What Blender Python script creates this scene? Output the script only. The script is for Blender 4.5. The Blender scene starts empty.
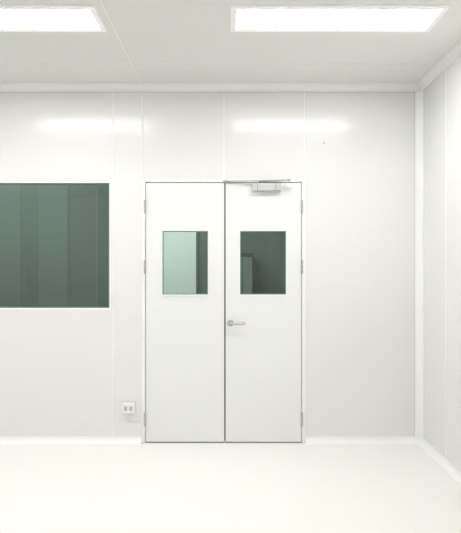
import bpy, bmesh, math
from mathutils import Vector, Matrix
sc=bpy.context.scene
sc.view_settings.view_transform='Standard'
sc.view_settings.look='None'

# ------------------------------------------------------------ materials
def mat(name,col,rough=0.5,metal=0.0,spec=0.5,noise=0.0,scale=40,bump=0.0,emit=None,coat=0):
    m=bpy.data.materials.new(name); m.use_nodes=True
    nt=m.node_tree; b=nt.nodes['Principled BSDF']
    b.inputs['Base Color'].default_value=(*col,1)
    b.inputs['Roughness'].default_value=rough
    b.inputs['Metallic'].default_value=metal
    b.inputs['Specular IOR Level'].default_value=spec
    tc=nt.nodes.new('ShaderNodeTexCoord'); n=nt.nodes.new('ShaderNodeTexNoise')
    n.inputs['Scale'].default_value=scale; n.inputs['Detail'].default_value=3
    nt.links.new(tc.outputs['Object'],n.inputs['Vector'])
    if noise>0:
        r=nt.nodes.new('ShaderNodeMapRange')
        r.inputs['To Min'].default_value=1-noise; r.inputs['To Max'].default_value=1+noise
        nt.links.new(n.outputs['Fac'],r.inputs['Value'])
        mx=nt.nodes.new('ShaderNodeVectorMath'); mx.operation='SCALE'
        mx.inputs[0].default_value=col
        nt.links.new(r.outputs['Result'],mx.inputs['Scale'])
        nt.links.new(mx.outputs['Vector'],b.inputs['Base Color'])
    if bump>0:
        bp=nt.nodes.new('ShaderNodeBump'); bp.inputs['Strength'].default_value=bump
        bp.inputs['Distance'].default_value=0.002
        nt.links.new(n.outputs['Fac'],bp.inputs['Height']); nt.links.new(bp.outputs['Normal'],b.inputs['Normal'])
    if emit:
        b.inputs['Emission Color'].default_value=(*emit[0],1); b.inputs['Emission Strength'].default_value=emit[1]
    return m
def glassmat(name,tint,ior=1.5):
    m=bpy.data.materials.new(name); m.use_nodes=True; nt=m.node_tree
    nt.nodes.clear()
    o=nt.nodes.new('ShaderNodeOutputMaterial'); mix=nt.nodes.new('ShaderNodeMixShader')
    t=nt.nodes.new('ShaderNodeBsdfTransparent'); g=nt.nodes.new('ShaderNodeBsdfGlossy'); f=nt.nodes.new('ShaderNodeFresnel')
    t.inputs['Color'].default_value=(*tint,1); g.inputs['Roughness'].default_value=0.0
    g.inputs['Color'].default_value=(.93,1,.96,1)
    f.inputs['IOR'].default_value=ior
    nt.links.new(f.outputs[0],mix.inputs[0]); nt.links.new(t.outputs[0],mix.inputs[1]); nt.links.new(g.outputs[0],mix.inputs[2])
    nt.links.new(mix.outputs[0],o.inputs[0]); return m

M_wall=mat('wall_panel',(.845,.846,.828),.18,spec=.45,noise=.006,scale=3)
M_ceil=mat('ceiling_panel',(.825,.827,.80),.4,spec=.3,noise=.006,scale=3)
M_floor=mat('epoxy_floor',(.935,.915,.885),.28,spec=.5,noise=.006,scale=6)
M_cove=mat('white_cove',(.95,.95,.945),.35)
M_seam=mat('silicone_seam',(.94,.94,.93),.5)
M_gap=mat('dark_gap',(.22,.23,.22),.7)  # dark grey for joint lines, closer pinion and screw cap centre
M_door=mat('door_paint',(.875,.878,.87),.3,spec=.35,noise=.004,scale=8)
M_frame=mat('door_frame_paint',(.93,.93,.92),.35)
M_gask=mat('rubber_gasket',(.03,.033,.03),.7)
M_steel=mat('brushed_steel',(.55,.55,.54),.3,metal=1,bump=.1,scale=200)
M_alu=mat('silver_paint',(.60,.61,.62),.35,metal=.4)
M_plast=mat('white_plastic',(.90,.895,.88),.35)
M_dark=mat('dark_slot',(.10,.09,.08),.6)
M_beige=mat('socket_insert',(.68,.65,.58),.5)
M_lamp=mat('lamp_diffuser',(.9,.9,.9),.5,emit=((1,.997,.99),23.5))
M_lframe=mat('lamp_frame_glow',(.90,.90,.89),.4,emit=((1,1,.98),.12))  # slight emission added so the frame looks lit by the diffuser
M_glass=glassmat('green_tinted_glass',(.80,.885,.84))
M_edge=mat('glass_edge_seal',(.15,.28,.255),.3)
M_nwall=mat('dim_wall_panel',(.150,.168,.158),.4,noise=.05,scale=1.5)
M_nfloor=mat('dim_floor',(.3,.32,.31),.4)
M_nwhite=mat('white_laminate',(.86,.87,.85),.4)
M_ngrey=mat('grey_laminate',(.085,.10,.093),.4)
M_nrefl_pale=mat('reflection_pale',(.21,.235,.22),.4)
M_nrefl_dark=mat('reflection_band_dark',(.122,.14,.13),.4)
M_nrefl_light=mat('reflection_band_light',(.178,.20,.188),.4)
M_nfill=mat('fill_lamp_diffuser',(.9,.9,.9),.5,emit=((.98,1,.98),40))
M_gap_shade=mat('groove_and_shadow',(.66,.67,.65),.7)

# ------------------------------------------------------------ helpers
def finish(bm,name,mats,parent=None,smooth=False):
    bmesh.ops.recalc_face_normals(bm,faces=bm.faces)
    me=bpy.data.meshes.new(name); bm.to_mesh(me); bm.free()
    for m in (mats if isinstance(mats,list) else [mats]): me.materials.append(m)
    if smooth:
        for p in me.polygons: p.use_smooth=True
    ob=bpy.data.objects.new(name,me); sc.collection.objects.link(ob)
    if parent: ob.parent=parent
    return ob
def empty(name,loc=(0,0,0)):
    e=bpy.data.objects.new(name,None); e.location=loc; e.empty_display_size=.1
    sc.collection.objects.link(e); return e
def addbox(bm,x0,x1,y0,y1,z0,z1,mi=0,bev=0):
    r=bmesh.ops.create_cube(bm,size=1)
    vs=r['verts']
    for v in vs:
        v.co=Vector(((x0+x1)/2+v.co.x*(x1-x0),(y0+y1)/2+v.co.y*(y1-y0),(z0+z1)/2+v.co.z*(z1-z0)))
    fs=set(f for v in vs for f in v.link_faces)
    for f in fs: f.material_index=mi
    if bev:
        es=list(set(e for v in vs for e in v.link_edges))
        r=bmesh.ops.bevel(bm,geom=es,offset=bev,segments=2,affect='EDGES',profile=.5)
        for f in r['faces']: f.material_index=mi
def box(name,x0,x1,y0,y1,z0,z1,m,parent=None,bev=0):
    bm=bmesh.new(); addbox(bm,x0,x1,y0,y1,z0,z1,0,bev); return finish(bm,name,m,parent)
def addcyl(bm,c,r,d,axis='Y',mi=0,seg=24,r2=None):
    rot={'Z':Matrix(),'Y':Matrix.Rotation(math.pi/2,4,'X'),'X':Matrix.Rotation(math.pi/2,4,'Y')}[axis]
    q=bmesh.ops.create_cone(bm,cap_ends=True,segments=seg,radius1=r,radius2=r if r2 is None else r2,depth=d,matrix=Matrix.Translation(c)@rot)
    for f in set(f for v in q['verts'] for f in v.link_faces): f.material_index=mi
def plate(name,x0,x1,z0,z1,y0,y1,holes,m,parent=None):
    """vertical slab with rectangular holes; front y0, back y1"""
    bm=bmesh.new()
    xs=sorted({x0,x1}|{h[0] for h in holes}|{h[1] for h in holes}); zs=sorted({z0,z1}|{h[2] for h in holes}|{h[3] for h in holes})
    xs=[x for x in xs if x0<=x<=x1]; zs=[z for z in zs if z0<=z<=z1]
    V={}
    def v(x,z):
        if (x,z) not in V: V[(x,z)]=bm.verts.new((x,y0,z))
        return V[(x,z)]
    fs=[]
    for i in range(len(xs)-1):
        for j in range(len(zs)-1):
            cx=(xs[i]+xs[i+1])/2; cz=(zs[j]+zs[j+1])/2
            if any(h[0]<cx<h[1] and h[2]<cz<h[3] for h in holes): continue
            fs.append(bm.faces.new((v(xs[i],zs[j]),v(xs[i+1],zs[j]),v(xs[i+1],zs[j+1]),v(xs[i],zs[j+1]))))
    r=bmesh.ops.extrude_face_region(bm,geom=fs)
    nv=[e for e in r['geom'] if isinstance(e,bmesh.types.BMVert)]
    for q in nv: q.co.y=y1
    for i in range(len(xs)-1):
        for j in range(len(zs)-1):
            cx=(xs[i]+xs[i+1])/2; cz=(zs[j]+zs[j+1])/2
            if any(h[0]<cx<h[1] and h[2]<cz<h[3] for h in holes): continue
            q=[V[(xs[i],zs[j])],V[(xs[i+1],zs[j])],V[(xs[i+1],zs[j+1])],V[(xs[i],zs[j+1])]]
            if all(a.is_valid for a in q) and not bm.faces.get(q): bm.faces.new(q)
    return finish(bm,name,m,parent)

S=125.0
def PX(p): return (p-229.5)/S
def PZ(p): return (443-p)/S
H=2.863; XR=1.535; XL=-4.2; YB=-7.0; T=.10
DX0,DX1,DZ=PX(142),PX(305),PZ(179.5)
WX0,WX1,WZ0,WZ1=-2.6,PX(109.5),PZ(308),PZ(183)

# ------------------------------------------------------------ room shell
plate('wall_front',XL,XR+T,0,H,0,T,[(DX0,DX1,0,DZ),(WX0,WX1,WZ0,WZ1)],M_wall)
box('wall_right',XR,XR+T,YB,0,0,H,M_wall)
box('wall_left',XL-T,XL,YB,T,0,H,M_wall)
box('wall_rear',XL-T,XR+T,YB-T,YB,0,H,M_wall)
box('floor',XL-T,XR+T,YB-T,T,-.1,0,M_floor)
box('ceiling',XL-T,XR+T,YB-T,T,H,H+.1,M_ceil)

# coves -----------------------------------------------------
def prof(R,n=8,lip=.004):
    pts=[(0,0),(0,R+0.0),(lip,R)]
    for i in range(n+1):
        a=math.pi/2*i/n
        pts.append((R-(R-lip)*math.cos(a), R-(R-lip)*math.sin(a)))
    pts.append((R,0))
    return pts
def sweep(name,pts,fa,fb,m):
    bm=bmesh.new()
    A=[bm.verts.new(fa(d,h)) for d,h in pts]; B=[bm.verts.new(fb(d,h)) for d,h in pts]
    n=len(pts)
    for i in range(n):
        j=(i+1)%n; bm.faces.new((A[i],A[j],B[j],B[i]))
    bm.faces.new(A); bm.faces.new(B[::-1])
    return finish(bm,name,m)
P=prof(.052)
sweep('baseboard_front',P,lambda d,h:(XL+d,-d,h),lambda d,h:(DX0,-d,h),M_cove)
sweep('baseboard_front_right',P,lambda d,h:(DX1,-d,h),lambda d,h:(XR-d,-d,h),M_cove)
sweep('baseboard_right',P,lambda d,h:(XR-d,-d,h),lambda d,h:(XR-d,YB+d,h),M_cove)
sweep('baseboard_left',P,lambda d,h:(XL+d,-d,h),lambda d,h:(XL+d,YB+d,h),M_cove)
sweep('trim_ceiling_front',P,lambda d,h:(XL+d,-d,H-h),lambda d,h:(XR-d,-d,H-h),M_cove)
sweep('trim_ceiling_right',P,lambda d,h:(XR-d,-d,H-h),lambda d,h:(XR-d,YB+d,H-h),M_cove)
sweep('trim_corner',P,lambda d,h:(XR-d,-h,.052),lambda d,h:(XR-d,-h,H-.052),M_cove)

# seams -----------------------------------------------------
k=[1]
def seam(x0,x1,y0,y1,z0,z1,m=M_seam):
    box('trim_%d'%k[0],x0,x1,y0,y1,z0,z1,m); k[0]+=1
def vseam(px,z0,z1):
    x=PX(px)
    bm=bmesh.new(); addbox(bm,x-.005,x+.004,-.0015,0,z0,z1,0); addbox(bm,x+.004,x+.007,-.001,0,z0,z1,1)
    finish(bm,'trim_%d'%k[0],[M_seam,M_gap_shade]); k[0]+=1
zt=H-.052
vseam(113.5,.052,zt); vseam(142.2,DZ,zt); vseam(224.2,DZ,zt); vseam(304.6,DZ,zt)
vseam(305.6,.052,DZ)
seam(XL,XR-.05,-.0022,0,zt-.008,zt-.004,M_gap_shade)  # grey strip painted as the thin shadow under the ceiling cove
seam(XR-.0022,XR,-.5-.004,-.5+.004,.052,zt,M_seam)
seam(XR-.0022,XR,-1.7-.004,-1.7+.004,.052,zt,M_seam)
seam(XR-.055,XR-.051,-.003,0,.052,zt,M_gap_shade)
xs=-.70
for a in ((xs-.005,xs+.005,YB,-.052),(XL,XR-.052,-.472,-.458)):
    seam(a[0],a[1],a[2],a[3],H-.0015,H,M_seam)
seam(xs+.005,xs+.008,YB,-.052,H-.001,H,M_gap_shade)
seam(XL,XR-.052,-.458,-.452,H-.001,H,M_gap_shade)

# ------------------------------------------------------------ observation window
w=empty('window_1',((WX0+WX1)/2,0,WZ0))
def par(o,p):
    o.parent=p; o.matrix_parent_inverse=Matrix.Translation(-Vector(p.location))
par(box('glass_pane',WX0+.006,WX1-.008,.004,.010,WZ0+.008,WZ1-.004,M_glass),w)
bm=bmesh.new()
addbox(bm,WX0,WX1,.002,.03,WZ0,WZ0+.008,0); addbox(bm,WX0,WX1,.002,.03,WZ1-.004,WZ1,0)
addbox(bm,WX0,WX0+.006,.002,.03,WZ0,WZ1,0); addbox(bm,WX1-.008,WX1,.002,.03,WZ0,WZ1,0)
par(finish(bm,'edge_seal',M_edge),w)
bm=bmesh.new(); e=.012
addbox(bm,WX0-e,WX1+e,-.0025,0,WZ0-e,WZ0,0); addbox(bm,WX0-e,WX1+e,-.0025,0,WZ1,WZ1+e,0)
addbox(bm,WX0-e,WX0,-.0025,0,WZ0,WZ1,0); addbox(bm,WX1,WX1+e,-.0025,0,WZ0,WZ1,0)
par(finish(bm,'silicone_bead',M_cove),w)

# ------------------------------------------------------------ doors
fr=empty('door_frame',((DX0+DX1)/2,0,0))
f=.026
bm=bmesh.new()
addbox(bm,DX0,DX0+f,-.008,T,0,DZ,0,.002); addbox(bm,DX1-f,DX1,-.008,T,0,DZ,0,.002)
addbox(bm,DX0+f,DX1-f,-.008,T,DZ-.022,DZ,0,.002)
par(finish(bm,'jambs',M_frame),fr)
bm=bmesh.new()
addbox(bm,DX0+f,DX0+f+.02,.047,.09,0,DZ-.022,0); addbox(bm,DX1-f-.02,DX1-f,.047,.09,0,DZ-.022,0)
addbox(bm,DX0+f,DX1-f,.047,.09,DZ-.042,DZ-.022,0)
par(finish(bm,'rebate_gasket',M_gask),fr)

mid=PX(224.6); g=.004
Lx0=DX0+f+g; Rx1=DX1-f-g; top=DZ-.022-.005; bot=.008
y0,y1=.002,.045
def leaf(name,x0,x1,gx0,gx1,gz0,gz1,hinge_x):
    p=empty(name,(x0,y0,0))
    par(plate('leaf',x0,x1,bot,top,y0,y1,[(gx0,gx1,gz0,gz1)],M_door),p)
    bm=bmesh.new(); b=.012
    for s0,s1 in ((y0-.006,y0),(y1,y1+.004)):
        addbox(bm,gx0-b,gx1+b,s0,s1,gz0-b,gz0,0); addbox(bm,gx0-b,gx1+b,s0,s1,gz1,gz1+b,0)
        addbox(bm,gx0-b,gx0,s0,s1,gz0,gz1,0); addbox(bm,gx1,gx1+b,s0,s1,gz0,gz1,0)
    par(finish(bm,'glazing_bead',M_frame),p)
    bm=bmesh.new(); b=.007
    addbox(bm,gx0,gx1,y0,y0+.012,gz0,gz0+b); addbox(bm,gx0,gx1,y0,y0+.012,gz1-b,gz1)
    addbox(bm,gx0,gx0+b,y0,y0+.012,gz0,gz1); addbox(bm,gx1-b,gx1,y0,y0+.012,gz0,gz1)
    par(finish(bm,'glazing_gasket',M_edge),p)
    par(box('glass',gx0,gx1,y0+.013,y0+.019,gz0,gz1,M_glass),p)
    bm=bmesh.new()
    for py in (207,267,419):
        z=PZ(py)
        for q in range(3):
            addcyl(bm,(hinge_x,-.012,z+(q-1)*.034),.0085,.032,'Z',0,16)
        addcyl(bm,(hinge_x,-.012,z+.054),.005,.006,'Z',0,16); addcyl(bm,(hinge_x,-.012,z-.054),.005,.006,'Z',0,16)
    par(finish(bm,'hinges',M_steel),p)
    par(box('drop_seal',x0+.004,x1-.004,y0+.008,y1-.004,.001,bot,M_gask),p)
    return p
GL=(PX(162.5),PX(208),PZ(294.5),PZ(231)); GR=(PX(240),PX(286),PZ(294.5),PZ(231))
dl=leaf('door_1',Lx0,mid-.003,*GL,DX0+f-.001)
dr=leaf('door_2',mid+.004,Rx1,*GR,DX1-f+.001)
par(box('meeting_seal',mid-.010,mid+.010,y1+.0005,y1+.006,bot,top,M_gask),dl)
par(box('edge_strip',mid+.004,mid+.008,y0-.0015,y0,bot,top,M_gap),dr)
hx,hz=PX(230.5),PZ(323)
bm=bmesh.new()
addcyl(bm,(hx,y0-.005,hz),.027,.010,'Y',0,32); addcyl(bm,(hx,y0-.011,hz),.022,.003,'Y',0,32)
addcyl(bm,(hx,y0-.03,hz),.010,.045,'Y',0,20)
bmesh.ops.create_uvsphere(bm,u_segments=16,v_segments=10,radius=.0115,matrix=Matrix.Translation((hx,y0-.053,hz)))
addcyl(bm,(hx+.055,y0-.053,hz),.0105,.11,'X',0,20,r2=.008)
bmesh.ops.create_uvsphere(bm,u_segments=16,v_segments=10,radius=.009,matrix=Matrix.Translation((hx+.11,y0-.053,hz)))
par(finish(bm,'lever_handle',M_steel,smooth=False),dr)
bm=bmesh.new()
addcyl(bm,(hx+.002,y0-.003,hz-.062),.012,.006,'Y',0,24)
addbox(bm,hx,hx+.004,y0-.0075,y0-.006,hz-.068,hz-.056,1)
par(finish(bm,'keyhole',[M_frame,M_alu]),dr)

# door closer
dc=empty('door_closer',(PX(266),0,PZ(187)))
bm=bmesh.new()
addbox(bm,PX(252),PX(280.5),-.055,.0,PZ(191.5),PZ(183.8),0,.006)
addcyl(bm,(PX(260),-.028,PZ(183)),.013,.014,'Z',1,20)
addbox(bm,PX(257),PX(257.6),-.0562,-.054,PZ(191),PZ(184.3),1)
addbox(bm,PX(275),PX(275.6),-.0562,-.054,PZ(191),PZ(184.3),1)
par(finish(bm,'body',[M_alu,M_gap]),dc)
def bar(bm,a,b,wd,th,mi=0):
    a=Vector(a);b=Vector(b);d=b-a;L=d.length
    q=bmesh.ops.create_cube(bm,size=1)
    rot=Vector((1,0,0)).rotation_difference(d.normalized()).to_matrix().to_4x4()
    for v in q['verts']:
        v.co=Matrix.Translation((a+b)/2)@rot@Vector((v.co.x*L,v.co.y*wd,v.co.z*th))
    for f2 in set(f2 for v in q['verts'] for f2 in v.link_faces): f2.material_index=mi
bm=bmesh.new()
zz=PZ(182.2)
bar(bm,(PX(260),-.028,zz),(PX(288),-.08,zz),.022,.006)
bar(bm,(PX(288),-.08,zz+.006),(PX(226),-.016,zz+.006),.016,.006)
addcyl(bm,(PX(288),-.08,zz+.003),.012,.02,'Z',0,16)
addcyl(bm,(PX(226),-.020,zz+.006),.010,.02,'Z',0,16)
addbox(bm,PX(223),PX(229),-.014,-.008,zz-.006,zz+.012,0)
par(finish(bm,'folding_arm',M_steel),dc)

# ------------------------------------------------------------ outlet
ox0,ox1,oz0,oz1=PX(122.6),PX(135.6),PZ(412.8),PZ(402)
po=empty('power_outlet',((ox0+ox1)/2,0,oz0))
bm=bmesh.new(); addbox(bm,ox0,ox1,-.035,0,oz0,oz1,0,.005)
addbox(bm,ox0+.006,ox1-.006,-.039,-.034,oz0+.006,oz1-.006,0,.002)
par(finish(bm,'box',M_plast),po)
par(box('back_plate',ox0-.004,ox1+.004,-.006,0,oz0-.004,oz1+.004,M_alu,None),po)
bm=bmesh.new()
for i in (0,1):
    cx=ox0+(ox1-ox0)*(.30+.40*i); cz=(oz0+oz1)/2
    addbox(bm,cx-.014,cx+.014,-.0405,-.038,cz-.018,cz+.018,0,.001)
    addbox(bm,cx-.009,cx-.006,-.0413,-.040,cz-.002,cz+.012,1)
    addbox(bm,cx+.006,cx+.009,-.0413,-.040,cz-.002,cz+.012,1)
    addcyl(bm,(cx,-.0406,cz-.011),.004,.0015,'Y',1,16)
par(finish(bm,'sockets',[M_beige,M_dark]),po)

bm=bmesh.new(); addcyl(bm,(PX(324),-.002,PZ(143)),.008,.004,'Y',0,16); addcyl(bm,(PX(324),-.0045,PZ(143)),.004,.002,'Y',1,12)
finish(bm,'wall_screw_cap',[M_alu,M_gap])

# ------------------------------------------------------------ ceiling lamps
def lamp(x0,x1,y0,y1,zc=H,md=M_lamp):
    p=empty('ceiling_light_panel',((x0+x1)/2,(y0+y1)/2,zc))
    b=.036; bm=bmesh.new()
    rings=[(0,zc),(0,zc-.008),(.003,zc-.011),(b-.002,zc-.011),(b,zc-.009),(b,zc)]
    R=[[bm.verts.new(q) for q in ((x0+i,y0+i,z),(x1-i,y0+i,z),(x1-i,y1-i,z),(x0+i,y1-i,z))] for i,z in rings]
    for a in range(len(R)):
        A=R[a];B=R[(a+1)%len(R)]
        for j in range(4): bm.faces.new((A[j],A[(j+1)%4],B[(j+1)%4],B[j]))
    par(finish(bm,'frame',M_lframe),p)
    par(box('diffuser',x0+b,x1-b,y0+b,y1-b,zc-.007,zc-.001,md),p)
lamp(.008,1.230,-1.35,-1.02); lamp(-1.975,-.750,-1.35,-1.02); lamp(-3.95,-2.74,-1.35,-1.02)  # third lamp is added out of view for extra room light
lamp(.008,1.230,-5.6,-5.285); lamp(-1.975,-.750,-5.6,-5.285)  # rear row added behind the camera to even out the light

# ------------------------------------------------------------ adjoining room, made up to stand in for glass reflections
NY=2.1
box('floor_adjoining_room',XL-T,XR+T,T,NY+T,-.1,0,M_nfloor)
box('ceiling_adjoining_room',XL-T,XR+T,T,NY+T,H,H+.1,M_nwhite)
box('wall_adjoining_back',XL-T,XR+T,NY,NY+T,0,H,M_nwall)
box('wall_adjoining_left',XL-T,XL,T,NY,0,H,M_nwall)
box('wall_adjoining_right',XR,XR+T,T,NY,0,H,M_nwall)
sN=550/(4.4+NY)
def NX(p): return (p-229.5)/sN
for a,b,m in ((-60,20,M_nrefl_light),(20.8,39,M_nwall),(40,67,M_nrefl_light),(97,122,M_nrefl_dark),(206,239,M_nrefl_dark),(268,300,M_nrefl_light)):  # light and dark bands painted to suggest reflections in the glass
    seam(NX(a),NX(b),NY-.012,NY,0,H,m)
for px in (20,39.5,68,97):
    x=NX(px); seam(x-.006,x+.006,NY-.014,NY,0,H,M_nrefl_pale)  # pale upright streaks, reflections put into the wall colour
d3=empty('reflection_door',(NX(180),NY,0))  # made-up white door stands in for the pale reflection in left pane
par(box('leaf',NX(160),NX(196),NY-.04,NY,0,2.1,M_nwhite),d3)
bm=bmesh.new(); addbox(bm,NX(196),NX(198.5),NY-.05,NY,0,2.15); addbox(bm,NX(157),NX(160),NY-.05,NY,0,2.15); addbox(bm,NX(160),NX(196),NY-.05,NY,2.1,2.15)
par(finish(bm,'jambs',M_ngrey),d3)
bm=bmesh.new(); addcyl(bm,(NX(193),NY-.06,1.0),.02,.04,'Y'); addbox(bm,NX(187),NX(193),NY-.085,NY-.07,.99,1.01)
par(finish(bm,'lever_handle',M_steel),d3)
cb=empty('reflection_cabinet',(NX(244),NY-.2,0))  # made-up cabinet stands in for a door-shaped reflection in right pane
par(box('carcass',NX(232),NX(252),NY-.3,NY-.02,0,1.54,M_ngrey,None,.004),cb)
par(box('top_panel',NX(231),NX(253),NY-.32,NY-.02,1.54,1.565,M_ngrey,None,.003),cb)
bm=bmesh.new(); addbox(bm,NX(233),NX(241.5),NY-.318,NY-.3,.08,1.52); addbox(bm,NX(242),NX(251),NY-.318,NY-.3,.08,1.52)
par(finish(bm,'doors',M_nrefl_pale),cb)
lamp(-1.3,-.1,.9,1.2,H,M_nfill); lamp(-3.3,-2.1,.9,1.2,H,M_nfill)  # unseen lamps added to brighten what shows through the panes

# ------------------------------------------------------------ world + camera
wd=bpy.data.worlds.new('World'); sc.world=wd; wd.use_nodes=True
wd.node_tree.nodes['Background'].inputs[0].default_value=(.02,.02,.02,1)
cam=bpy.data.cameras.new('camera'); co=bpy.data.objects.new('camera',cam); sc.collection.objects.link(co)
cam.sensor_fit='VERTICAL'; cam.sensor_height=24; cam.lens=550/533*24; cam.clip_start=.05
co.location=(0.008,-4.4,1.412); co.rotation_euler=(math.pi/2,0,0)
sc.camera=co
